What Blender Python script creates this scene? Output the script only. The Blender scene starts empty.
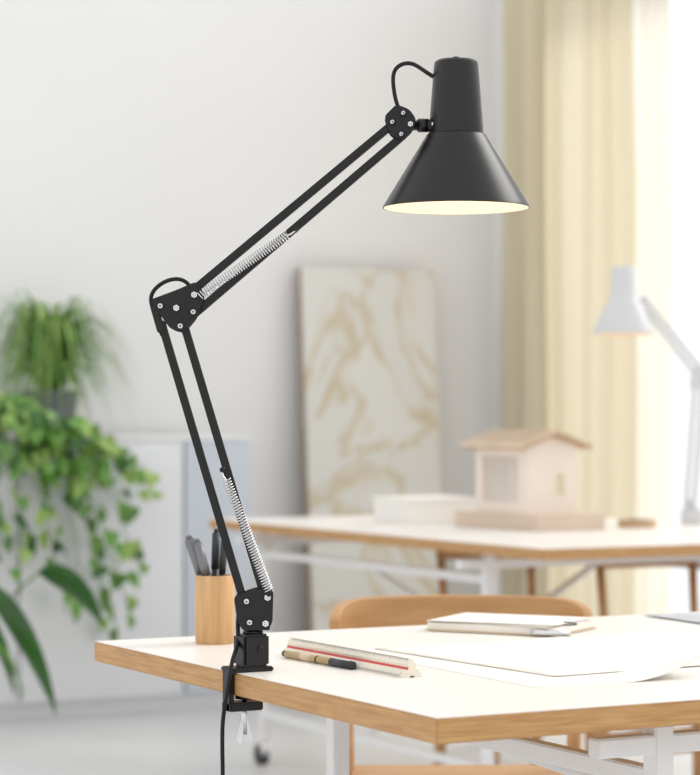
import bpy, bmesh, math, random
from mathutils import Vector, Matrix
random.seed(4)
scene = bpy.context.scene
TH = math.radians(28.33)          # room is turned 28 deg relative to the viewing direction
CT, ST = math.cos(TH), math.sin(TH)
TOP = 0.75                        # table top height
def C(X, Y):                      # lateral / distance survey metres -> room metres
    return (CT*X + ST*Y, -ST*X + CT*Y)

# ------------------------------------------------------------------ materials
def mat(name, col, rough=0.5, metal=0.0, noise=0.0, nscale=20, bump=0.0, emis=None, estr=0, spec=0.5, trans=0, coat=0):
    m = bpy.data.materials.new(name); m.use_nodes = True
    nt = m.node_tree; b = nt.nodes['Principled BSDF']
    b.inputs['Base Color'].default_value = (*col, 1)
    b.inputs['Roughness'].default_value = rough
    b.inputs['Metallic'].default_value = metal
    b.inputs['Specular IOR Level'].default_value = spec
    b.inputs['Coat Weight'].default_value = coat
    if emis:
        b.inputs['Emission Color'].default_value = (*emis, 1)
        b.inputs['Emission Strength'].default_value = estr
    tc = nt.nodes.new('ShaderNodeTexCoord')
    n = nt.nodes.new('ShaderNodeTexNoise'); n.inputs['Scale'].default_value = nscale; n.inputs['Detail'].default_value = 5
    nt.links.new(tc.outputs['Object'], n.inputs['Vector'])
    if noise > 0:
        r = nt.nodes.new('ShaderNodeValToRGB')
        r.color_ramp.elements[0].position = 0.3; r.color_ramp.elements[1].position = 0.7
        r.color_ramp.elements[0].color = (*[c*(1-noise) for c in col], 1)
        r.color_ramp.elements[1].color = (*[min(1, c*(1+noise)) for c in col], 1)
        nt.links.new(n.outputs['Fac'], r.inputs['Fac'])
        nt.links.new(r.outputs['Color'], b.inputs['Base Color'])
    if bump > 0:
        bp_ = nt.nodes.new('ShaderNodeBump'); bp_.inputs['Strength'].default_value = bump; bp_.inputs['Distance'].default_value = 0.002
        nt.links.new(n.outputs['Fac'], bp_.inputs['Height']); nt.links.new(bp_.outputs['Normal'], b.inputs['Normal'])
    return m

def wood(name, c1, c2, stretch=(2, 2, 30), scale=3, rough=0.45):
    m = bpy.data.materials.new(name); m.use_nodes = True
    nt = m.node_tree; b = nt.nodes['Principled BSDF']; b.inputs['Roughness'].default_value = rough
    tc = nt.nodes.new('ShaderNodeTexCoord'); mp = nt.nodes.new('ShaderNodeMapping')
    mp.inputs['Scale'].default_value = stretch
    n = nt.nodes.new('ShaderNodeTexNoise'); n.inputs['Scale'].default_value = scale; n.inputs['Detail'].default_value = 8; n.inputs['Distortion'].default_value = 0.4
    r = nt.nodes.new('ShaderNodeValToRGB')
    r.color_ramp.elements[0].position = 0.32; r.color_ramp.elements[1].position = 0.68
    r.color_ramp.elements[0].color = (*c1, 1); r.color_ramp.elements[1].color = (*c2, 1)
    nt.links.new(tc.outputs['Object'], mp.inputs['Vector']); nt.links.new(mp.outputs['Vector'], n.inputs['Vector'])
    nt.links.new(n.outputs['Fac'], r.inputs['Fac']); nt.links.new(r.outputs['Color'], b.inputs['Base Color'])
    return m

M_wall = mat('wall_paint', (0.82, 0.815, 0.81), 0.9, noise=0.012, nscale=1.5)
M_floor = mat('concrete_floor', (0.68, 0.685, 0.69), 0.35, noise=0.05, nscale=2)
M_top = mat('white_laminate', (0.84, 0.80, 0.745), 0.32, noise=0.01, nscale=4)
M_edge = wood('oak_edge', (0.42, 0.21, 0.07), (0.57, 0.33, 0.13), (6, 6, 90), 2.5)
M_chair = wood('chair_wood', (0.47, 0.245, 0.095), (0.56, 0.32, 0.14), (3, 3, 20), 3)
M_cup = wood('beech_cup', (0.54, 0.30, 0.125), (0.68, 0.41, 0.19), (40, 40, 4), 2)
M_black = mat('black_lacquer', (0.008, 0.0075, 0.008), 0.30, noise=0.1, nscale=60, spec=0.34)
M_shade = mat('black_shade_satin', (0.010, 0.009, 0.0085), 0.33, noise=0.05, nscale=40, spec=0.40)
M_inner = mat('shade_inner_glow', (0.82, 0.72, 0.57), 0.6, noise=0.01, emis=(1.0, 0.78, 0.52), estr=0.15)  # white lining with the bulb's glow put into its warm tint and emission
M_rubber = mat('black_cable', (0.008, 0.008, 0.009), 0.5, noise=0.05, spec=0.3)
M_steel = mat('steel', (0.72, 0.72, 0.73), 0.25, 1.0, noise=0.05, nscale=80)
M_wmetal = mat('white_powdercoat', (0.82, 0.82, 0.82), 0.4, noise=0.01)
M_bulb = mat('bulb', (1, 0.9, 0.75), 0.4, emis=(1.0, 0.80, 0.55), estr=1.6, noise=0.01)
M_paper = mat('paper', (0.86, 0.82, 0.75), 0.85, noise=0.01, nscale=6)
M_kraft = mat('kraft_cover', (0.72, 0.56, 0.40), 0.8, noise=0.06)
M_grey = mat('grey_print', (0.55, 0.55, 0.56), 0.6, noise=0.2, nscale=15)
M_red = mat('ruler_red', (0.62, 0.05, 0.05), 0.4, noise=0.02)
M_rul = mat('ruler_white', (0.80, 0.74, 0.63), 0.4, noise=0.02)
M_dark = mat('dark_print', (0.03, 0.03, 0.035), 0.5, noise=0.05)
M_tan = mat('pen_tan', (0.50, 0.36, 0.18), 0.4, noise=0.03)
M_pgrey = mat('pen_grey', (0.20, 0.20, 0.21), 0.35, metal=0.4, noise=0.05)
M_balsa = mat('balsa', (0.82, 0.72, 0.63), 0.8, noise=0.03, nscale=12)
M_balsaw = mat('balsa_white', (0.84, 0.81, 0.76), 0.8, noise=0.02, nscale=12)
M_balsa2 = mat('balsa_base', (0.66, 0.53, 0.42), 0.8, noise=0.04, nscale=12)
M_roof = mat('model_roof', (0.52, 0.35, 0.21), 0.8, noise=0.06, nscale=12)
M_roofl = mat('model_roof_light', (0.70, 0.57, 0.43), 0.8, noise=0.06, nscale=12)
M_foam = mat('foam_white', (0.84, 0.82, 0.78), 0.8, noise=0.01)
M_cab = mat('cabinet_silver', (0.76, 0.77, 0.79), 0.28, 0.3, noise=0.03, nscale=2)
M_blue = mat('cabinet_bluegrey', (0.58, 0.62, 0.68), 0.35, 0.1, noise=0.03, nscale=2)
M_pot = mat('pot_grey', (0.16, 0.18, 0.17), 0.6, noise=0.1)
M_soil = mat('soil', (0.06, 0.04, 0.03), 0.95, noise=0.3, nscale=50)
M_leaf = mat('leaf_green', (0.11, 0.26, 0.04), 0.4, noise=0.35, nscale=9)
M_leafl = mat('leaf_light', (0.27, 0.41, 0.10), 0.45, noise=0.3, nscale=12)
M_leafd = mat('leaf_dark', (0.036, 0.12, 0.023), 0.35, noise=0.3, nscale=6)
M_stem = mat('stem', (0.17, 0.25, 0.06), 0.6, noise=0.1)

# ------------------------------------------------------------------ builders
def link(o, parent=None):
    scene.collection.objects.link(o)
    if parent is not None: o.parent = parent
    return o
def group(name, loc=(0, 0, 0), rz=0.0, parent=None):
    e = bpy.data.objects.new(name, None); e.empty_display_size = 0.05
    e.location = loc; e.rotation_euler = (0, 0, rz); return link(e, parent)
def mesh_obj(name, bm, mats, parent=None, smooth=False):
    me = bpy.data.meshes.new(name); bmesh.ops.recalc_face_normals(bm, faces=bm.faces)
    bm.to_mesh(me); bm.free()
    for m in (mats if isinstance(mats, (list, tuple)) else [mats]): me.materials.append(m)
    if smooth:
        for p in me.polygons: p.use_smooth = True
    return link(bpy.data.objects.new(name, me), parent)
def box(name, lo, hi, m, parent=None, bev=0.0, bm=None, mi=0):
    own = bm is None
    if own: bm = bmesh.new()
    r = bmesh.ops.create_cube(bm, size=1)
    vs = r['verts']
    for v in vs:
        v.co = Vector([lo[i] + (v.co[i]+0.5)*(hi[i]-lo[i]) for i in range(3)])
    for f in {f for v in vs for f in v.link_faces}: f.material_index = mi
    if bev > 0:
        bmesh.ops.bevel(bm, geom=list({e for v in vs for e in v.link_edges}), offset=bev, segments=2, affect='EDGES')
    if own: return mesh_obj(name, bm, m, parent)
def rod(name, p0, p1, r, m, parent=None, r2=None, seg=24, square=False, bev=0.0):
    p0, p1 = Vector(p0), Vector(p1); d = p1-p0; L = d.length
    bm = bmesh.new()
    if square:
        bmesh.ops.create_cube(bm, size=1)
        for v in bm.verts: v.co = Vector((v.co.x*2*r, v.co.y*2*(r2 or r), v.co.z*L))
        if bev: bmesh.ops.bevel(bm, geom=bm.edges[:], offset=bev, segments=2, affect='EDGES')
        z = d.normalized(); y = Vector((0, 1, 0))
        if abs(z.y) > 0.9: y = Vector((0, 0, 1))
        x = y.cross(z).normalized(); y = z.cross(x)
        M = Matrix((x, y, z)).transposed().to_4x4()
    else:
        bmesh.ops.create_cone(bm, cap_ends=True, segments=seg, radius1=r, radius2=r if r2 is None else r2, depth=L)
        if bev: 
            es = [e for e in bm.edges if len(e.link_faces) == 2 and any(len(f.verts) > 4 for f in e.link_faces)]
            bmesh.ops.bevel(bm, geom=es, offset=bev, segments=2, affect='EDGES')
        M = d.to_track_quat('Z', 'Y').to_matrix().to_4x4()
    M = Matrix.Translation((p0+p1)/2) @ M
    bm.transform(M)
    o = mesh_obj(name, bm, m, parent, smooth=not square and seg > 8)
    if not square:
        for p in o.data.polygons:
            if len(p.vertices) > 4: p.use_smooth = False
    return o
def lathe(name, prof, m, parent=None, seg=64, loc=(0, 0, 0), closed=False, mis=None, split=40):
    bm = bmesh.new(); rings = []
    for r, z in prof:
        rings.append([bm.verts.new((loc[0]+r*math.cos(2*math.pi*i/seg), loc[1]+r*math.sin(2*math.pi*i/seg), loc[2]+z)) for i in range(seg)])
    n = len(rings)
    for k in range(n if closed else n-1):
        a, b = rings[k], rings[(k+1) % n]
        for i in range(seg):
            f = bm.faces.new((a[i], a[(i+1) % seg], b[(i+1) % seg], b[i])); f.material_index = mis[k] if mis else 0
    bmesh.ops.remove_doubles(bm, verts=bm.verts, dist=1e-6)
    o = mesh_obj(name, bm, m, parent, smooth=True)
    es = o.modifiers.new('es', 'EDGE_SPLIT'); es.split_angle = math.radians(split)
    return o
def tube(name, pts, r, m, parent=None, nurbs=True, res=12):
    cu = bpy.data.curves.new(name, 'CURVE'); cu.dimensions = '3D'; cu.bevel_depth = r; cu.bevel_resolution = 3; cu.use_fill_caps = True
    s = cu.splines.new('NURBS' if nurbs else 'POLY'); s.points.add(len(pts)-1)
    for p, q in zip(s.points, pts): p.co = (*q, 1)
    if nurbs: s.order_u = 4; s.use_endpoint_u = True; s.resolution_u = res
    cu.materials.append(m)
    return link(bpy.data.objects.new(name, cu), parent)
def spring(name, p0, p1, R, wire, pitch, m, parent):
    p0, p1 = Vector(p0), Vector(p1); d = p1-p0; L = d.length; z = d.normalized()
    x = z.cross(Vector((0, 1, 0))).normalized(); y = z.cross(x)
    n = int(L/pitch); pts = []
    for i in range(n*12+1):
        t = i/(n*12); a = 2*math.pi*i/12
        pts.append(p0 + z*L*t + x*R*math.cos(a) + y*R*math.sin(a))
    o = tube(name, pts, wire, m, parent, nurbs=False); o.data.bevel_resolution = 1
    return o
def plate(name, poly, y0, y1, m, parent, bev=0.001, rnd=0.006):
    # rounded polygon in the xz plane, extruded along y
    pts = []
    n = len(poly)
    for i in range(n):
        p = Vector(poly[i]); a = Vector(poly[i-1]); b = Vector(poly[(i+1) % n])
        d1 = (a-p); d2 = (b-p); q = min(rnd, d1.length*0.45, d2.length*0.45)
        A = p+d1.normalized()*q; B = p+d2.normalized()*q
        for k in range(6):
            t = k/5; pts.append((1-t)**2*A + 2*t*(1-t)*p + t*t*B)
    bm = bmesh.new()
    f = bm.faces.new([bm.verts.new((p[0], y0, p[1])) for p in pts])
    r = bmesh.ops.extrude_face_region(bm, geom=[f])
    for v in r['geom']:
        if isinstance(v, bmesh.types.BMVert): v.co.y = y1
    if bev: 
        es = [e for e in bm.edges if any(len(f.verts) > 4 for f in e.link_faces)]
        bmesh.ops.bevel(bm, geom=es, offset=bev, segments=2, affect='EDGES')
    return mesh_obj(name, bm, m, parent)

# ------------------------------------------------------------------ room shell
WB, WR = 8.15, 5.09
box('floor', (-3, -1.5, -0.1), (WR+0.2, WB+0.2, 0), M_floor)
box('wall_back', (-3, WB, 0), (WR+0.2, WB+0.2, 3.1), M_wall)
bm = bmesh.new()
for lo, hi in [((WR, -1.5, 0), (WR+0.2, 2.2, 3.1)), ((WR, 7.75, 0), (WR+0.2, WB, 3.1)),
               ((WR, 2.2, 0), (WR+0.2, 7.75, 0.12)), ((WR, 2.2, 2.75), (WR+0.2, 7.75, 3.1))]:
    box('', lo, hi, None, bm=bm)
mesh_obj('wall_right', bm, M_wall)
bm = bmesh.new()
for b0 in (2.2, 3.55, 4.95, 6.35, 7.69): box('', (WR+0.08, b0, 0.12), (WR+0.14, b0+0.06, 2.75), None, bm=bm)
for z0 in (0.12, 2.69): box('', (WR+0.08, 2.2, z0), (WR+0.14, 7.75, z0+0.06), None, bm=bm)
mesh_obj('window_1', bm, M_wmetal)
box('baseboard_back', (3.8, WB-0.015, 0), (WR, WB, 0.08), M_wmetal)

# curtain ------------------------------------------------------------
def curtain_mat(name, col, tw):
    m = bpy.data.materials.new(name); m.use_nodes = True; nt = m.node_tree
    b = nt.nodes['Principled BSDF']; b.inputs['Roughness'].default_value = 0.9
    out = nt.nodes['Material Output']
    tr = nt.nodes.new('ShaderNodeBsdfTranslucent'); mx = nt.nodes.new('ShaderNodeMixShader'); mx.inputs[0].default_value = tw
    tc = nt.nodes.new('ShaderNodeTexCoord'); n = nt.nodes.new('ShaderNodeTexNoise'); n.inputs['Scale'].default_value = 60
    r = nt.nodes.new('ShaderNodeValToRGB'); r.color_ramp.elements[0].color = (*[c*0.95 for c in col], 1); r.color_ramp.elements[1].color = (*col, 1)
    nt.links.new(tc.outputs['Object'], n.inputs['Vector']); nt.links.new(n.outputs['Fac'], r.inputs['Fac'])
    nt.links.new(r.outputs['Color'], b.inputs['Base Color']); nt.links.new(r.outputs['Color'], tr.inputs['Color'])
    nt.links.new(b.outputs[0], mx.inputs[1]); nt.links.new(tr.outputs[0], mx.inputs[2]); nt.links.new(mx.outputs[0], out.inputs['Surface'])
    return m
def curtain(name, b0, b1, a, m, fold, amp):
    bm = bmesh.new(); nx, nz = 260, 14; g = []
    for i in range(nx+1):
        t = i/nx; s = t*(b0-b1); row = []
        for k in range(nz+1):
            z = 0.02+2.83*k/nz
            w = amp*(math.sin(s*2*math.pi/fold+0.5*math.sin(s*7))+0.35*math.sin(s*2*math.pi/fold*2.3+1+z*0.4))
            row.append(bm.verts.new((a+w, b0-s+0.012*math.sin(z*2+s*9), z)))
        g.append(row)
    for i in range(nx):
        for k in range(nz): bm.faces.new((g[i][k], g[i+1][k], g[i+1][k+1], g[i][k+1]))
    return mesh_obj(name, bm, m, None, True)
curtain('curtain', 8.04, 7.10, 5.032, curtain_mat('curtain_cream', (0.82, 0.745, 0.575), 0.40), 0.15, 0.030)
curtain('curtain.001', 7.09, 6.87, 5.035, curtain_mat('curtain_sheer', (0.92, 0.87, 0.76), 0.55), 0.11, 0.018)
rod('curtain_rod', (5.03, 8.14, 2.87), (5.03, 2.0, 2.87), 0.012, M_wmetal)

# ------------------------------------------------------------------ front table
def desk(name, a0, a1, b0, b1, frame_a, frame_b, castors):
    g = group(name, (a0, b0, 0)); A, B = a1-a0, b1-b0
    box('top_core', (0, 0, TOP-0.028), (A, B, TOP-0.0012), M_edge, g, bev=0.0012)
    box('top_laminate', (0.0015, 0.0015, TOP-0.0014), (A-0.0015, B-0.0015, TOP), M_top, g)
    fa, fb = [x-a0 for x in frame_a], [x-b0 for x in frame_b]
    zb = 0.07 if castors else 0.0
    for i, x in enumerate(fa):
        for j, y in enumerate(fb):
            rod(f'leg_{i}{j}', (x, y, zb), (x, y, TOP-0.028), 0.0130, M_wmetal, g, square=True, bev=0.002)
            if castors:
                rod(f'castor_wheel_{i}{j}', (x-0.012, y+0.02, 0.032), (x+0.012, y+0.02, 0.032), 0.032, M_dark, g)
                rod(f'castor_fork_{i}{j}', (x, y, 0.03), (x, y, 0.075), 0.014, M_steel, g)
            else:
                rod(f'foot_{i}{j}', (x, y, 0), (x, y, 0.02), 0.018, M_dark, g)
        rod(f'side_rail_{i}', (x, fb[0], 0.65), (x, fb[1], 0.65), 0.0112, M_wmetal, g, square=True, bev=0.002)
        rod(f'low_rail_{i}', (x, fb[0], 0.16), (x, fb[1], 0.16), 0.0112, M_wmetal, g, square=True, bev=0.002)
    for j, y in enumerate(fb):
        rod(f'long_rail_{j}', (fa[0]-0.09, y, 0.69), (fa[1]+0.09, y, 0.69), 0.0112, M_wmetal, g, square=True, bev=0.002)
    ym = (fb[0]+fb[1])/2
    rod('brace_1', (fa[0], ym, 0.65), (fa[1], ym, 0.16), 0.01, M_wmetal, g)
    rod('brace_2', (fa[0], ym+0.022, 0.16), (fa[1], ym+0.022, 0.65), 0.01, M_wmetal, g)
    return g
desk('work_table', 1.215, 3.215, 2.0636, 3.01, (1.56, 2.9), (2.15, 2.93), False)
desk('work_table', 3.03, 4.175, 4.641, 6.55, (3.12, 3.95), (5.04, 6.34), True)

# ------------------------------------------------------------------ black architect lamp
LB = (1.245, 2.562)
lamp = group('architect_desk_lamp', (LB[0], LB[1], TOP), -TH)
K = 808.0
def bp(u, v, y=0.0): return ((u-253)/K, y, (671-v)/K)   # lamp elevation drawing, 1/808 m grid
def bp2(u, v): return ((u-253)/K, (671-v)/K)
cl = group('clamp', (0, 0, 0), TH, lamp)
box('foot_plate', (-0.036, -0.018, 0.0), (0.020, 0.018, 0.006), M_black, cl, bev=0.0015)
box('clamp_body', (-0.020, -0.0165, 0.006), (0.015, 0.0165, 0.046), M_black, cl, bev=0.003)
box('clamp_spine', (-0.037, -0.011, -0.048), (-0.0305, 0.011, 0.006), M_black, cl, bev=0.0015)
box('lower_jaw', (-0.037, -0.013, -0.048), (0.008, 0.013, -0.037), M_black, cl, bev=0.0015)
rod('clamp_screw', (-0.012, 0, -0.078), (-0.012, 0, -0.032), 0.0035, M_steel, cl)
rod('screw_pad', (-0.012, 0, -0.034), (-0.012, 0, -0.0285), 0.012, M_black, cl)
plate('wing_nut', [(-0.023, -0.086), (-0.016, -0.062), (-0.008, -0.062), (-0.001, -0.086), (-0.006, -0.091), (-0.012, -0.075), (-0.018, -0.091)], -0.002, 0.002, M_steel, cl, bev=0.0005, rnd=0.004)
rod('body_screw', (0.002, -0.0160, 0.028), (0.002, -0.0185, 0.028), 0.004, M_black, cl, bev=0.0006)
rod('swivel_pin', (-0.0, 0, 0.044), (0.0, 0, 0.062), 0.008, M_black, lamp)
rod('swivel_collar', (0.0, 0, 0.045), (0.0, 0, 0.050), 0.0125, M_black, lamp, bev=0.001)
# base bracket
for s, y in enumerate((-0.0135, 0.0110)):
    plate(f'base_bracket_{s}', [bp2(234, 596), bp2(256, 588), bp2(273, 590), bp2(272, 626), bp2(244, 631), bp2(238, 622)], y, y+0.0025, M_black, lamp, bev=0.0006, rnd=0.006)
box('base_bridge', (bp(245, 0)[0], -0.012, bp(0, 630)[2]), (bp(270, 0)[0], 0.012, bp(0, 618)[2]), M_black, lamp, bev=0.001)
def bolt(nm, u, v, y=-0.0135, r=0.0042, hexa=False):
    p = bp(u, v)
    rod(nm+'_washer', (p[0], y, p[2]), (p[0], y-0.0014, p[2]), r*1.35, M_black, lamp, bev=0.0004)
    if hexa: rod(nm+'_hex', (p[0], y-0.001, p[2]), (p[0], y-0.0032, p[2]), r*1.0, M_steel, lamp, seg=6)
    rod(nm, (p[0], y-0.001, p[2]), (p[0], y-0.0040, p[2]), r*(0.55 if hexa else 0.8), M_steel, lamp, bev=0.0008)
    if not hexa: rod(nm+'_recess_shade', (p[0], y-0.0038, p[2]), (p[0], y-0.0042, p[2]), r*0.33, M_dark, lamp, seg=12)  # dark disc on the head, painted-in shade of a screw recess
    rod(nm+'_back', (p[0], -y, p[2]), (p[0], -y+0.003, p[2]), r*0.8, M_steel, lamp)
for i, (u, v) in enumerate([(247, 601), (268, 597), (250, 622), (266, 623)]): bolt(f'base_bolt_{i}', u, v, hexa=i % 2 == 1)
# lower arm
rod('lower_bar_1', bp(161, 322), bp(245, 606), 0.0050, M_black, lamp, square=True, bev=0.0014)
rod('lower_bar_2', bp(183, 322), bp(266, 602), 0.0050, M_black, lamp, square=True, bev=0.0014)
# coil springs: the rear one sits exactly one coil-for-coil behind the front one
for s, y in enumerate((-0.013, 0.013)):
    spring(f'lower_spring_{s}', bp(227, 480, y), bp(269, 592, y), 0.0052, 0.00075, 0.0034, M_steel, lamp)
    tube(f'lower_hook_{s}', [bp(223, 468, y), bp(220, 473, y), bp(225, 478, y), bp(227, 481, y)], 0.001, M_steel, lamp)
rod('spring_pin_low', bp(223, 470, -0.019), bp(223, 470, 0.019), 0.0034, M_black, lamp)
rod('spring_pin_base', bp(269, 594, -0.018), bp(269, 594, 0.018), 0.0028, M_black, lamp)
# elbow
for s, y in enumerate((-0.012, 0.0095)):
    plate(f'elbow_plate_{s}', [bp2(150, 301), bp2(177, 291), bp2(198, 282), bp2(205, 300), bp2(197, 318), bp2(184, 334), bp2(171, 330)], y, y+0.0025, M_black, lamp, bev=0.0006, rnd=0.007)
plate('elbow_spacer', [bp2(160, 305), bp2(180, 297), bp2(192, 292), bp2(194, 306), bp2(180, 322)], -0.0095, 0.0095, M_black, lamp)
plate('elbow_link', [bp2(187, 288), bp2(200, 287), bp2(201, 316), bp2(191, 322), bp2(187, 305)], -0.0142, -0.0120, M_black, lamp, bev=0.0005, rnd=0.005)
for i, (u, v) in enumerate([(161, 307), (195, 296), (181, 327), (177, 309), (194, 313)]): bolt(f'elbow_bolt_{i}', u, v, -0.0142 if i in (1, 4) else -0.012, 0.0040, hexa=i in (1, 3))
plate('elbow_guard', [bp2(150, 306), bp2(157, 306), bp2(166, 332), bp2(158, 334)], -0.008, 0.008, M_black, lamp, rnd=0.003)
# upper arm
rod('upper_bar_1', bp(192, 292), bp(396, 122), 0.0050, M_black, lamp, square=True, bev=0.0014)
rod('upper_bar_2', bp(194, 315), bp(401, 138), 0.0050, M_black, lamp, square=True, bev=0.0014)
for s, y in enumerate((-0.013, 0.013)):
    spring(f'upper_spring_{s}', bp(200, 297, y), bp(288, 236, y), 0.0052, 0.00075, 0.0034, M_steel, lamp)
    tube(f'upper_hook_{s}', [bp(287, 237, y), bp(291, 236, y), bp(299, 231, y), bp(295, 227, y)], 0.001, M_steel, lamp)
rod('spring_pin_up', bp(295, 229, -0.018), bp(295, 229, 0.018), 0.0042, M_black, lamp)
# head joint
for s, y in enumerate((-0.012, 0.0095)):
    plate(f'head_plate_{s}', [bp2(384, 118), bp2(396, 106), bp2(409, 111), bp2(416, 121), bp2(413, 131), bp2(402, 142), bp2(390, 136)], y, y+0.0025, M_black, lamp, bev=0.0006, rnd=0.005)
plate('head_spacer', [bp2(394, 114), bp2(408, 116), bp2(410, 128), bp2(402, 134)], -0.0095, 0.0095, M_black, lamp)
for i, (u, v) in enumerate([(403, 115), (401, 136), (410, 126), (392, 124)]): bolt(f'head_bolt_{i}', u, v, -0.012, 0.0034, hexa=i == 2)
rod('head_stub', bp(410, 126), bp(434, 126), 0.0062, M_black, lamp)
rod('head_knob', bp(417, 126), bp(429, 126), 0.0085, M_black, lamp, bev=0.001)
rod('tilt_knuckle', bp(433, 126, -0.012), bp(433, 126, 0.012), 0.0078, M_black, lamp, bev=0.001)
bolt('tilt_bolt', 433, 126, -0.012, 0.0034)
# shade
sx = (456-253)/K; Z = lambda v: (671-v)/K
prof = [(0.0, Z(61)), (0.024, Z(61)), (0.0268, Z(63)), (0.0277, Z(67)), (0.0340, Z(133)), (0.0340, Z(134.5)), (0.0368, Z(135.5)), (0.0376, Z(137)),
        (0.0900, Z(206)), (0.0910, Z(208.5)), (0.0895, Z(208.5))]
lathe('shade_outer', prof, M_shade, lamp, seg=128, loc=(sx, 0, 0), split=24)
lathe('shade_inner', [(0.0895, Z(208.5)), (0.0885, Z(206)), (0.0385, Z(141)), (0.034, Z(136)), (0.026, Z(70)), (0, Z(66))], M_inner, lamp, seg=96, loc=(sx, 0, 0))
rod('top_knob', (sx, 0, Z(61)), (sx, 0, Z(57.5)), 0.004, M_black, lamp)
rod('lamp_socket', (sx, 0, Z(70)), (sx, 0, Z(140)), 0.018, M_foam, lamp)
rod('cable_gland', bp(433, 78), bp(440, 80), 0.0042, M_steel, lamp)
lathe('bulb', [(0.0, 0.0), (0.012, 0.002), (0.022, 0.010), (0.026, 0.022), (0.023, 0.034), (0.014, 0.050), (0.013, 0.062)], M_bulb, lamp, seg=32, loc=(sx, 0, Z(188)))
tube('cable_head', [bp(436, 79), bp(424, 72), bp(412, 60), bp(392, 68), bp(393, 88), bp(396, 104), bp(400, 112)], 0.0026, M_rubber, lamp)
tube('cable_elbow', [bp(196, 302), bp(192, 284), bp(176, 275), bp(152, 289), bp(149, 304), bp(158, 322), bp(162, 336)], 0.0026, M_rubber, lamp)
tube('cable_down', [bp(241, 600, 0.008), bp(236, 620, 0.01), bp(240, 640, 0.0), bp(234, 655, -0.03), bp(232, 668, -0.040), bp(229, 690, -0.045), bp(223, 720, -0.048),
                    bp(226, 780, -0.05), bp(222, 860, -0.04), bp(228, 1000, 0.0), bp(250, 1180, 0.03), (0.02, 0.05, -0.747), (0.10, 0.08, -0.747)], 0.0026, M_rubber, lamp)
pl = bpy.data.lights.new('bulb_light', 'POINT'); pl.energy = 0.26; pl.color = (1, 0.77, 0.50); pl.shadow_soft_size = 0.02
po = link(bpy.data.objects.new('bulb_light', pl), lamp); po.location = (sx, 0, Z(194))

# ------------------------------------------------------------------ white lamp on the back table
l2 = C(1.018, 6.85); K2 = 336.0
lamp2 = group('architect_desk_lamp', (l2[0], l2[1], TOP), -TH)
def q(u, v, y=0.0): return ((u-690)/K2, y, (524-v)/K2)
M_wlamp = mat('lamp_white_enamel', (0.64, 0.64, 0.65), 0.4, noise=0.01)
box('clamp_foot', (-0.03, -0.02, 0), (0.03, 0.02, 0.045), M_wlamp, lamp2, bev=0.003)
rod('pivot', (0, 0, 0.045), (0, 0, 0.075), 0.012, M_wlamp, lamp2)
rod('lower_bar_1', q(684, 508), q(693, 384), 0.0065, M_wlamp, lamp2, square=True, bev=0.001)
rod('lower_bar_2', q(692, 508), q(701, 384), 0.0065, M_wlamp, lamp2, square=True, bev=0.001)
plate('elbow_plate', [q(688, 388)[::2], q(704, 388)[::2], q(706, 372)[::2], q(698, 364)[::2], q(690, 372)[::2]], -0.012, 0.012, M_wlamp, lamp2)
rod('upper_bar_1', q(698, 368), q(641, 296), 0.0065, M_wlamp, lamp2, square=True, bev=0.001)
rod('upper_bar_2', q(698, 380), q(641, 306), 0.0065, M_wlamp, lamp2, square=True, bev=0.001)
rod('head_stub', q(643, 300), q(625, 297), 0.010, M_wlamp, lamp2)
s2 = (622-690)/K2; Z2 = lambda v: (524-v)/K2
lathe('shade_outer', [(0, Z2(266)), (0.032, Z2(266)), (0.036, Z2(269)), (0.040, Z2(295)), (0.047, Z2(300)), (0.093, Z2(331)), (0.094, Z2(334))], M_wlamp, lamp2, seg=64, loc=(s2, 0, 0))
M_inner2 = mat('shade_inner_warm_glow', (0.80, 0.56, 0.34), 0.6, emis=(1, 0.60, 0.30), estr=0.2, noise=0.01)  # lining emits a warm glow itself, standing in for bulb light
lathe('shade_inner', [(0.093, Z2(334)), (0.046, Z2(301)), (0.03, Z2(296)), (0.0, Z2(280))], M_inner2, lamp2, seg=64, loc=(s2, 0, 0))
lathe('bulb', [(0.0, 0.0), (0.014, 0.004), (0.022, 0.02), (0.014, 0.05)], M_bulb, lamp2, seg=24, loc=(s2, 0, Z2(325)))

# ------------------------------------------------------------------ pencil cup
cx, cy = 1.352, 2.903
cup = group('pencil_cup', (cx, cy, TOP))
lathe('cup', [(0.0, 0), (0.0265, 0), (0.0275, 0.0015), (0.0275, 0.093), (0.0265, 0.0945), (0.0235, 0.0945), (0.0225, 0.093), (0.0225, 0.006), (0, 0.006)], M_cup, cup, seg=64)
def pen(nm, p0, p1, r, m, cap, parent, capr=None):
    p0, p1 = Vector(p0), Vector(p1); d = (p1-p0)
    rod(nm+'_body', p0, p0+d*0.70, r, m, parent, bev=r*0.2)
    rod(nm+'_cap', p0+d*0.62, p0+d*0.97, (capr or r*1.18), cap, parent, bev=r*0.3)
    rod(nm+'_end', p0+d*0.97, p1, r*0.7, m, parent)
e = Vector((CT, -ST, 0)); n_ = Vector((ST, CT, 0))
pen('marker_1', e*0.010+n_*0.006+Vector((0, 0, 0.008)), e*-0.037+n_*-0.004+Vector((0, 0, 0.150)), 0.0066, M_pgrey, M_pgrey, cup)
pen('marker_2', e*0.012+n_*-0.008+Vector((0, 0, 0.008)), e*-0.025+n_*-0.014+Vector((0, 0, 0.146)), 0.0056, M_pgrey, M_pgrey, cup)
pen('marker_3', e*-0.004+n_*0.010+Vector((0, 0, 0.008)), e*0.001+n_*0.016+Vector((0, 0, 0.158)), 0.0048, M_dark, M_dark, cup)
pen('marker_4', e*0.004+n_*0.0+Vector((0, 0, 0.008)), e*0.013+n_*0.004+Vector((0, 0, 0.148)), 0.0042, M_dark, M_dark, cup)

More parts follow.
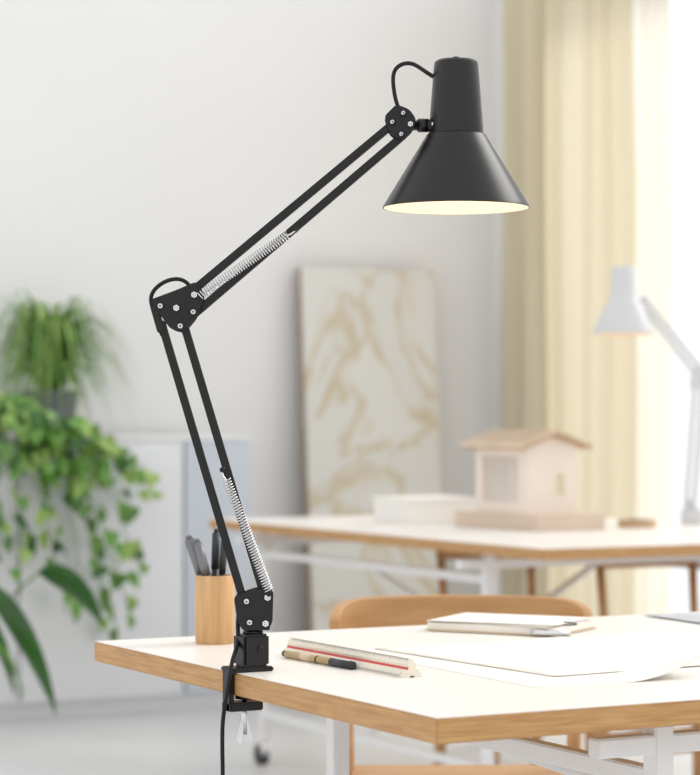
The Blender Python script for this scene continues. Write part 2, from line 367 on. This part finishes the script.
# ------------------------------------------------------------------ triangular scale ruler
rl = group('triangular_scale_ruler', (1.380, 2.402, TOP), math.radians(0.8))
Lr, w, h = 0.315, 0.0145, 0.0235
bm = bmesh.new()
tri = [(-w, 0.0), (w, 0.0), (0, h)]
def edgept(a, b, t, push=0): 
    p = Vector(a).lerp(Vector(b), t); c = Vector((0, h/3)); return p + (c-p).normalized()*push
outl = []; mi = []
for k in range(3):
    a, b = tri[k], tri[(k+1) % 3]
    for t, ps in ((0.04, 0), (0.36, 0), (0.42, 0.0022), (0.58, 0.0022), (0.64, 0), (0.96, 0)): outl.append(edgept(a, b, t, ps))
    mi += [0, 0, 1 if k != 0 else 0, 0, 0, 0]
A = [bm.verts.new((p[0], 0, p[1])) for p in outl]; B = [bm.verts.new((p[0], Lr, p[1])) for p in outl]
N = len(outl)
for i in range(N):
    f = bm.faces.new((A[i], A[(i+1) % N], B[(i+1) % N], B[i])); f.material_index = mi[i]
bm.faces.new(A); bm.faces.new(B[::-1])
mesh_obj('ruler_body', bm, [M_rul, M_red], rl)
bm = bmesh.new()      # tick marks on the left-hand face
fdir = (Vector((0, 0, h)) - Vector((-w, 0, 0))).normalized(); nn = Vector((-h, 0, w)).normalized()
for i in range(150):
    y = 0.008+i*(Lr-0.016)/149; ln = 0.0050 if i % 10 == 0 else (0.0038 if i % 5 == 0 else 0.0025)
    for base, sg in ((Vector((-w, 0, 0))+fdir*0.0014, 1), (Vector((-w, 0, 0))+fdir*0.026, -1)):
        p = base+nn*0.00015+Vector((0, y, 0)); qv = p+fdir*ln*sg; dy = Vector((0, 0.0003, 0))
        bm.faces.new([bm.verts.new(x) for x in (p-dy, p+dy, qv+dy, qv-dy)])
mesh_obj('ruler_ticks', bm, M_dark, rl)

# fineliner pen lying by the ruler
pn = group('fineliner_pen', (1.358, 2.512, TOP+0.0052), math.radians(3))
rod('barrel', (0, 0.045, 0), (0, 0.165, 0), 0.0048, M_tan, pn, bev=0.0006)
rod('cap', (0, -0.002, 0), (0, 0.052, 0), 0.0052, M_dark, pn, bev=0.001)
rod('tail', (0, 0.163, 0), (0, 0.172, 0), 0.0042, M_dark, pn, bev=0.001)
rod('label', (0, 0.082, 0), (0, 0.086, 0), 0.00495, M_dark, pn)
rod('label_2', (0, 0.10, 0), (0, 0.125, 0), 0.00490, M_kraft, pn)
box('clip', (-0.001, 0.005, 0.004), (0.001, 0.042, 0.0065), M_steel, pn, bev=0.0004)

# ------------------------------------------------------------------ papers
def plan_mat():
    m = bpy.data.materials.new('floor_plan_print'); m.use_nodes = True; nt = m.node_tree; b = nt.nodes['Principled BSDF']; b.inputs['Roughness'].default_value = 0.8
    tc = nt.nodes.new('ShaderNodeTexCoord'); br = nt.nodes.new('ShaderNodeTexBrick')
    br.inputs['Color1'].default_value = (0.86, 0.82, 0.74, 1); br.inputs['Color2'].default_value = (0.86, 0.82, 0.74, 1); br.inputs['Mortar'].default_value = (0.60, 0.56, 0.50, 1)
    br.inputs['Scale'].default_value = 9; br.inputs['Mortar Size'].default_value = 0.008; br.offset = 0.37; br.inputs['Brick Width'].default_value = 1.3; br.inputs['Row Height'].default_value = 0.7
    nt.links.new(tc.outputs['Object'], br.inputs['Vector']); nt.links.new(br.outputs['Color'], b.inputs['Base Color']); return m
def sheet(name, loc, rz, sx_, sy_, m, curl=0.0, z=0.0004, th=0.0004):
    g = group(name, (loc[0], loc[1], TOP+z), rz); bm = bmesh.new(); n = 24; G = []
    for i in range(n+1):
        r = []
        for j in range(n+1):
            x, y = sx_*i/n, sy_*j/n
            d = max(0, (x/sx_ - 0.72) + (0.22 - y/sy_)) if curl else 0
            r.append(bm.verts.new((x, y, curl*d*d*4 + 0.0)))
        G.append(r)
    for i in range(n):
        for j in range(n): bm.faces.new((G[i][j], G[i+1][j], G[i+1][j+1], G[i][j+1]))
    o = mesh_obj('paper_sheet', bm, m, g, True); s = o.modifiers.new('s', 'SOLIDIFY'); s.thickness = th; s.offset = 1
    return g
M_plan = plan_mat()
sheet('blueprint_sheet', (1.45, 2.235), math.radians(-1), 0.24, 0.50, M_paper, curl=0.03)
sheet('blueprint_sheet', (1.53, 2.32), math.radians(4), 0.60, 0.40, M_plan, z=0.0012)
sheet('grey_print_sheet', (2.12, 2.76), math.radians(-3), 0.42, 0.22, M_grey, z=0.0022)
nb = group('notebook', (1.822, 2.878, TOP+0.001), math.radians(-57))
box('cover_bottom', (-0.104, -0.076, 0.0), (0.104, 0.076, 0.0018), M_kraft, nb)
box('pages', (-0.102, -0.074, 0.0018), (0.102, 0.074, 0.012), M_paper, nb, bev=0.001)
for i in range(3):
    g_ = group(f'loose_page_{i}', (0, 0, 0.0125+i*0.0012), math.radians(-4+4*i), nb)
    box('page', (-0.102, -0.074, 0), (0.098, 0.074, 0.0006), M_paper, g_)
rod('binder_pen', (0.07, -0.086, 0.005), (0.125, -0.070, 0.005), 0.004, M_steel, nb)
tube('paper_clip', [(0.098, -0.03, 0.013), (0.112, -0.035, 0.013), (0.120, -0.022, 0.014), (0.108, -0.018, 0.015), (0.094, -0.022, 0.0165)], 0.001, M_dark, nb)

# ------------------------------------------------------------------ chair
chx, chy = C(0.192, 4.02)
ch = group('wooden_chair', (chx, chy, 0), -TH)
def band(name, fn, z0, z1, th, parent, m, n=40, arch=0.0):
    bm = bmesh.new(); R = []
    for i in range(n+1):
        t = -1+2*i/n; x, y = fn(t); x2, y2 = fn(t+0.001); d = Vector((x2-x, y2-y)).normalized(); nn = Vector((-d.y, d.x))*th/2
        up = arch*(1-t*t)
        zt = z1-(z1-z0)*0.35*abs(t)**8+up; zb = z0+(z1-z0)*0.35*abs(t)**8+up
        R.append([bm.verts.new((x+nn.x, y+nn.y, zb)), bm.verts.new((x-nn.x, y-nn.y, zb)), bm.verts.new((x-nn.x, y-nn.y, zt)), bm.verts.new((x+nn.x, y+nn.y, zt))])
    for i in range(n):
        for k in range(4): bm.faces.new((R[i][k], R[i][(k+1) % 4], R[i+1][(k+1) % 4], R[i+1][k]))
    bm.faces.new(R[0]); bm.faces.new(R[-1])
    o = mesh_obj(name, bm, m, parent); b = o.modifiers.new('b', 'BEVEL'); b.width = 0.004; b.segments = 2; b.angle_limit = math.radians(50); return o
band('backrest', lambda t: (0.220*math.sin(t*1.45)/math.sin(1.45), -0.10+0.16*math.cos(t*1.45)), 0.655, 0.750, 0.018, ch, M_chair)
box('seat', (-0.20, -0.36, 0.425), (0.20, 0.06, 0.45), M_chair, ch, bev=0.01)
for s in (-1, 1):
    rod(f'back_leg_{s}', (s*0.19, 0.03, 0), (s*0.20, -0.045, 0.70), 0.014, M_chair, ch, r2=0.012)
    rod(f'front_leg_{s}', (s*0.19, -0.34, 0), (s*0.185, -0.32, 0.43), 0.013, M_chair, ch, r2=0.017)
    rod(f'side_stretcher_{s}', (s*0.19, -0.335, 0.25), (s*0.192, 0.0, 0.25), 0.009, M_chair, ch)
rod('cross_stretcher', (-0.19, -0.17, 0.25), (0.19, -0.17, 0.25), 0.009, M_chair, ch)

def small_chair(a, b):
    g = group('wooden_chair', (a, b, 0))
    box('seat', (-0.19, -0.17, 0.43), (0.19, 0.17, 0.46), M_chair, g, bev=0.01)
    for i, (x, y) in enumerate([(-1, -1), (1, -1), (1, 1), (-1, 1)]):
        rod(f'leg_{i}', (x*0.17, y*0.15, 0), (x*0.15, y*0.13, 0.44), 0.017, M_chair, g)
    rod('rail_1', (-0.16, -0.14, 0.2), (0.16, -0.14, 0.2), 0.01, M_chair, g); rod('rail_2', (-0.16, 0.14, 0.2), (0.16, 0.14, 0.2), 0.01, M_chair, g)
    box('backrest', (-0.17, 0.15, 0.655), (0.17, 0.17, 0.705), M_chair, g, bev=0.006)
    for s in (-1, 1): rod(f'back_post_{s}', (s*0.15, 0.14, 0.44), (s*0.155, 0.16, 0.66), 0.012, M_chair, g)
    return g
small_chair(3.56, 5.6); small_chair(3.72, 5.02)

# ------------------------------------------------------------------ architectural house model
hm = group('architectural_house_model', (3.48, 5.37, TOP))
box('base', (0, 0, 0), (0.235, 0.44, 0.045), M_balsa2, hm, bev=0.002)
x0, x1, y0, y1, zb, zt, t = 0.02, 0.19, 0.08, 0.35, 0.045, 0.236, 0.008
bm = bmesh.new()
# left wall (x0) with a wide opening
box('', (x0, y0, zb), (x0+t, y0+0.045, zt), None, bm=bm); box('', (x0, y1-0.035, zb), (x0+t, y1, zt), None, bm=bm)
box('', (x0, y0+0.045, zb), (x0+t, y1-0.035, zb+0.03), None, bm=bm); box('', (x0, y0+0.045, zt-0.03), (x0+t, y1-0.035, zt), None, bm=bm)
# near wall (y0) with a small window
box('', (x0+t, y0, zb), (x0+0.10, y0+t, zt), None, bm=bm); box('', (x0+0.128, y0, zb), (x1, y0+t, zt), None, bm=bm)
box('', (x0+0.10, y0, zb), (x0+0.128, y0+t, zb+0.05), None, bm=bm); box('', (x0+0.10, y0, zb+0.115), (x0+0.128, y0+t, zt), None, bm=bm)
# far side: wide openings so daylight passes through the model
for ya, yb in ((y0+t, y0+0.03), (y1-0.03, y1-t)): box('', (x1-t, ya, zb), (x1, yb, zt), None, bm=bm, mi=1)
box('', (x1-t, y0+0.03, zb), (x1, y1-0.03, zb+0.02), None, bm=bm, mi=1); box('', (x1-t, y0+0.03, zt-0.02), (x1, y1-0.03, zt), None, bm=bm, mi=1)
box('', (x0+t, y1-t, zb), (x1, y1, zt), None, bm=bm, mi=1)
box('', (x0+0.05, y0+0.15, zb), (x1-t, y0+0.158, zt-0.03), None, bm=bm, mi=1)
for yy in (y0, y1-t):
    vs = [bm.verts.new(p) for p in [(x0, yy, zt), (x1, yy, zt), ((x0+x1)/2, yy, zt+0.026), (x0, yy+t, zt), (x1, yy+t, zt), ((x0+x1)/2, yy+t, zt+0.026)]]
    for f in ((0, 1, 2), (3, 5, 4), (0, 2, 5, 3), (1, 4, 5, 2), (0, 3, 4, 1)): bm.faces.new([vs[i] for i in f])
mesh_obj('walls', bm, [M_balsa, M_balsaw], hm)
box('inner_floor', (x0+t, y0+t, zb), (x1-t, y1-t, zb+0.003), M_balsaw, hm)
xm = (x0+x1)/2
rod('ridge_beam', (xm, y0-0.03, zt+0.032), (xm, y1+0.03, zt+0.032), 0.005, M_roof, hm, square=True)
for s, nm in ((-1, 'left'), (1, 'right')):
    xe = xm+s*0.118; ze = zt-0.010; zr = zt+0.032
    for i in range(9):
        yy = y0-0.025+i*(y1-y0+0.05)/8
        rod(f'rafter_{nm}_{i}', (xm, yy, zr+0.003), (xe, yy, ze+0.003), 0.0045, M_roof, hm, square=True, r2=0.004)
    for k in range(5):
        f = 0.12+0.86*k/4
        rod(f'purlin_{nm}_{k}', (xm+(xe-xm)*f, y0-0.034, zr+(ze-zr)*f+0.012), (xm+(xe-xm)*f, y1+0.034, zr+(ze-zr)*f+0.012), 0.0035, M_roofl, hm, square=True, r2=0.006)
# white box + tape
fb_ = group('foam_block', (3.37, 5.90, TOP)); box('block', (0, 0, 0), (0.24, 0.2, 0.072), M_foam, fb_, bev=0.002); box('lid', (-0.004, -0.004, 0.068), (0.244, 0.204, 0.078), M_foam, fb_, bev=0.002)
tx, ty = C(0.83, 6.65)
tp = group('tape_roll', (tx, ty, TOP)); lathe('tape', [(0.03, 0), (0.055, 0), (0.055, 0.022), (0.03, 0.022)], M_roof, tp, seg=40, closed=True)
lathe('core', [(0.026, 0), (0.03, 0), (0.03, 0.023), (0.026, 0.023)], M_dark, tp, seg=40, closed=True)

# ------------------------------------------------------------------ marble board leaning on the wall
def marble():
    m = bpy.data.materials.new('marble_gold'); m.use_nodes = True; nt = m.node_tree; b = nt.nodes['Principled BSDF']; b.inputs['Roughness'].default_value = 0.4
    tc = nt.nodes.new('ShaderNodeTexCoord'); mp = nt.nodes.new('ShaderNodeMapping'); mp.inputs['Location'].default_value = (3.3, 0, 1.7); mp.inputs['Rotation'].default_value = (0, 0.7, 0); mp.inputs['Scale'].default_value = (1, 1, 0.7)
    n = nt.nodes.new('ShaderNodeTexNoise'); n.inputs['Scale'].default_value = 2.1; n.inputs['Detail'].default_value = 9; n.inputs['Roughness'].default_value = 0.58; n.inputs['Distortion'].default_value = 0.6
    r = nt.nodes.new('ShaderNodeValToRGB'); cr = r.color_ramp
    base = (0.68, 0.67, 0.635)
    cr.elements[0].position = 0.0; cr.elements[0].color = (*base, 1)
    cr.elements[1].position = 1.0; cr.elements[1].color = (0.71, 0.70, 0.67, 1)
    for p, c in ((0.485, base), (0.503, (0.565, 0.475, 0.325)), (0.517, (0.65, 0.60, 0.50)), (0.545, (0.70, 0.69, 0.655))):
        x = cr.elements.new(p); x.color = (*c, 1)
    nt.links.new(tc.outputs['Object'], mp.inputs['Vector']); nt.links.new(mp.outputs['Vector'], n.inputs['Vector']); nt.links.new(n.outputs['Fac'], r.inputs['Fac']); nt.links.new(r.outputs['Color'], b.inputs['Base Color']); return m
mb = group('marble_slab', (4.125, 7.93, 0)); mb.rotation_euler = (math.radians(-4.0), 0, 0)
box('slab_face', (0, 0, 0), (0.60, 0.02, 1.670), marble(), mb, bev=0.002)
box('backing', (0.0, 0.02, 0), (0.60, 0.06, 1.670), wood('backing_wood', (0.30, 0.22, 0.15), (0.40, 0.31, 0.22)), mb, bev=0.002)

# ------------------------------------------------------------------ cabinet
cb = group('low_cabinet', (0.9, 7.65, 0))
box('carcass', (0, 0.02, 0.06), (2.81, 0.46, 0.985), M_cab, cb)
box('plinth', (0.02, 0.04, 0), (2.79, 0.44, 0.06), M_cab, cb)
box('cabinet_top', (-0.01, 0, 0.985), (2.81, 0.47, 1.005), M_wmetal, cb, bev=0.002)
for i in range(4):
    box(f'door_panel_{i}', (0.004+i*0.635, 0.0, 0.065), (0.630+i*0.635, 0.02, 0.98), M_cab, cb, bev=0.003)
box('end_panel', (2.545, 0.0, 0.065), (2.81, 0.02, 0.98), M_blue, cb, bev=0.003)

# ------------------------------------------------------------------ plants
def bez(p0, p1, p2, t): return p0*(1-t)**2 + p1*2*t*(1-t) + p2*t*t
def blade(bm, p0, p1, p2, w, n=10, mi=0, shape=0.5, fold=0.25, roll=0.0):
    prev = None
    for i in range(n+1):
        t = i/n; p = bez(p0, p1, p2, t); tg = (bez(p0, p1, p2, min(1, t+0.02))-bez(p0, p1, p2, max(0, t-0.02))).normalized()
        sd = tg.cross(Vector((0, 0, 1)))
        if sd.length < 1e-3: sd = Vector((1, 0, 0))
        sd.normalize(); up = sd.cross(tg); sd = sd*math.cos(roll)+up*math.sin(roll); up = sd.cross(tg)
        ww = w*(math.sin(math.pi*min(1, t**shape*0.97+0.03)))**0.8 if t < 1 else 0.0005
        row = [bm.verts.new(p+sd*ww+up*ww*fold), bm.verts.new(p), bm.verts.new(p-sd*ww+up*ww*fold)]
        if prev:
            for k in range(2):
                f = bm.faces.new((prev[k], prev[k+1], row[k+1], row[k])); f.material_index = mi; f.smooth = True
        prev = row
def pot(parent, r, h, m=M_pot, loc=(0, 0, 0)):
    lathe('pot', [(0, 0), (r*0.75, 0), (r, h), (r*1.05, h), (r*1.05, h+0.008), (r*0.93, h+0.008), (r*0.9, h-0.01), (0, h-0.012)], m, parent, seg=40, loc=loc)
    lathe('soil', [(0, h-0.008), (r*0.9, h-0.009)], M_soil, parent, seg=24, loc=loc)
# spider plant
sp = group('potted_spider_plant', (3.010, 7.87, 1.005)); pot(sp, 0.10, 0.155)
bm = bmesh.new()
for i in range(330):
    a = random.uniform(0, 2*math.pi); L = random.uniform(0.12, 0.33); hgt = random.uniform(0.18, 0.60)
    if math.sin(a) > 0.3: L = min(L, 0.23)
    d = Vector((math.cos(a), math.sin(a), 0)); 
    p0 = Vector((0, 0, 0.15))+d*0.025; p1 = p0+d*L*0.42+Vector((0, 0, hgt)); p2 = p0+d*L+Vector((0, 0, max(-0.12, hgt*0.5-random.uniform(0.04, 0.28))))
    blade(bm, p0, p1, p2, random.uniform(0.005, 0.009), mi=random.choice((0, 0, 1)), shape=0.45)
mesh_obj('leaves', bm, [M_leaf, M_leafl], sp)
# pothos
pt = group('trailing_pothos', (2.73, 7.74, 1.005)); pot(pt, 0.07, 0.09)
bm = bmesh.new()
def heart(bm, c, nrm, down, s, mi):
    sd = nrm.cross(down).normalized(); dn = sd.cross(nrm).normalized()
    if dn.dot(down) < 0: dn = -dn
    ol = [(0, 0.0), (0.28, -0.16), (0.50, 0.02), (0.52, 0.30), (0.36, 0.62), (0.14, 0.90), (0, 1.08), (-0.14, 0.90), (-0.36, 0.62), (-0.52, 0.30), (-0.50, 0.02), (-0.28, -0.16)]
    cc = bm.verts.new(c+dn*s*0.45-nrm*s*0.06)
    vs = [bm.verts.new(c+sd*x*s+dn*y*s+nrm*s*(-0.10*y*y+0.12*abs(x))) for x, y in ol]
    for i in range(len(vs)):
        f = bm.faces.new((cc, vs[i], vs[(i+1) % len(vs)])); f.material_index = mi; f.smooth = True
front = Vector((0.3, -0.95, 0.15))
# (start, end, end height) relative to plant centre, metres
for l0, l1, z1, out in [(-0.05, -0.12, -0.35, 0), (0.0, -0.02, -0.55, 0.02), (0.02, 0.10, -0.40, 0.0), (0.05, 0.22, -0.46, 0.03), (0.08, 0.34, -0.62, 0.0), (0.1, 0.45, -0.30, 0.0),
                    (0.1, 0.50, -0.12, 0.02), (0.1, 0.58, -0.22, 0.0), (0.07, 0.45, -0.66, 0.02), (0.1, 0.50, -0.50, 0.02), (-0.1, -0.22, -0.5, 0.0), (0.02, 0.28, -0.24, 0.03), (0.05, 0.20, 0.02, 0.02), (0.05, 0.34, -0.04, 0.02), (0.08, 0.40, -0.72, 0.0), (0.03, 0.16, -0.62, 0.02)]:
    s0 = Vector((0, 0, 0.09)); edge = Vector((l0*1.6, -0.15-out, 0.05)); end = Vector((l1*CT+0.06, -0.16-out-0.02*random.random(), z1))
    pts = []
    for i in range(7):
        t = i/6; pts.append(bez(s0, Vector((0, 0, 0.15))+edge*0.45, edge, t))
    mid = Vector(((edge.x*0.4+end.x*0.6), edge.y-0.04, edge.z*0.6+end.z*0.4+0.05))
    for i in range(1, 13):
        t = i/12; pts.append(bez(edge, mid, end, t)+Vector((random.uniform(-.012, .012), random.uniform(-.02, 0), 0)))
    tube('vine', pts, 0.0022, M_stem, pt, res=3)
    for i in range(2, len(pts)-1):
        for _ in range(random.choice((0, 1, 1, 2)) if i > 9 else random.choice((1, 2))):
            t = random.random(); c = pts[i].lerp(pts[i+1], t)+Vector((random.uniform(-.03, .03), random.uniform(-.035, -0.005), random.uniform(-.03, .02)))
            nr = (front+Vector((random.uniform(-.6, .6), random.uniform(-.3, .3), random.uniform(-.2, .7)))).normalized()
            dn = Vector((random.uniform(-.7, .7), 0, -1)).normalized()
            heart(bm, c, nr, dn, random.uniform(0.040, 0.070), random.choice((0, 0, 1, 2)))
mesh_obj('leaves', bm, [M_leaf, M_leafl, M_leafd], pt)
# floor plant with long dark leaves
fx, fy = C(-1.30, 7.45)
fp = group('potted_peace_lily', (fx, fy, 0), -TH); pot(fp, 0.13, 0.26, m=M_foam)
bm = bmesh.new()
def bigleaf(mx_, mz, tx_, tz, w, yy=-0.08, mi=0, roll=0.0):
    p0 = Vector((0.0, 0, 0.25)); k = Vector((mx_, yy*0.6, mz)); e2 = Vector((tx_, yy, tz))
    tube('petiole', [p0, (p0+k)/2+Vector((0, 0, 0.04)), k], 0.004, M_stem, fp, res=4)
    blade(bm, k, (k+e2)/2+Vector((0.02, 0, 0.05)), e2, w, n=14, mi=mi, shape=0.75, fold=0.35, roll=roll)
bigleaf(0.30, 0.57, 0.51, 0.40, 0.060, -0.10, 1, 0.9)
bigleaf(0.12, 0.54, 0.37, 0.12, 0.060, -0.16, 1, 1.0)
bigleaf(0.08, 0.46, 0.22, 0.17, 0.04, -0.05, 1, 0.9)
bigleaf(0.02, 0.62, 0.18, 0.60, 0.045, -0.05, 1, 0.8)
bigleaf(-0.10, 0.60, -0.30, 0.50, 0.05, -0.05, 0, 0.7)
bigleaf(-0.12, 0.50, -0.32, 0.25, 0.05, -0.12, 1, 0.7)
bigleaf(-0.04, 0.66, -0.12, 0.85, 0.05, 0.0, 0, 0.7)
bigleaf(0.16, 0.34, 0.27, 0.17, 0.035, -0.20, 0, 0.8)
mesh_obj('leaves', bm, [M_leaf, M_leafd], fp)

# ------------------------------------------------------------------ light
w = bpy.data.worlds.new('World'); scene.world = w; w.use_nodes = True
bg = w.node_tree.nodes['Background']; bg.inputs['Color'].default_value = (0.985, 0.993, 1.0, 1); bg.inputs['Strength'].default_value = 1.13
sd = bpy.data.lights.new('window_sun', 'SUN'); sd.energy = 2.1; sd.angle = math.radians(35); sd.color = (1.0, 0.975, 0.935)
so = link(bpy.data.objects.new('window_sun', sd)); so.rotation_euler = Vector((1.0, 0.0, 0.75)).to_track_quat('Z', 'Y').to_euler()

# ------------------------------------------------------------------ camera
cam = bpy.data.cameras.new('camera'); co = link(bpy.data.objects.new('camera', cam))
co.location = (0, 0, 1.06); co.rotation_euler = (math.radians(90), 0, -TH)
cam.sensor_fit = 'VERTICAL'; cam.sensor_height = 36; cam.sensor_width = 36
cam.lens = 2300/775*36; cam.shift_y = 32.5/775
cam.dof.use_dof = True; cam.dof.focus_distance = 2.85; cam.dof.aperture_fstop = 6.0
scene.camera = co
scene.view_settings.view_transform = 'Standard'
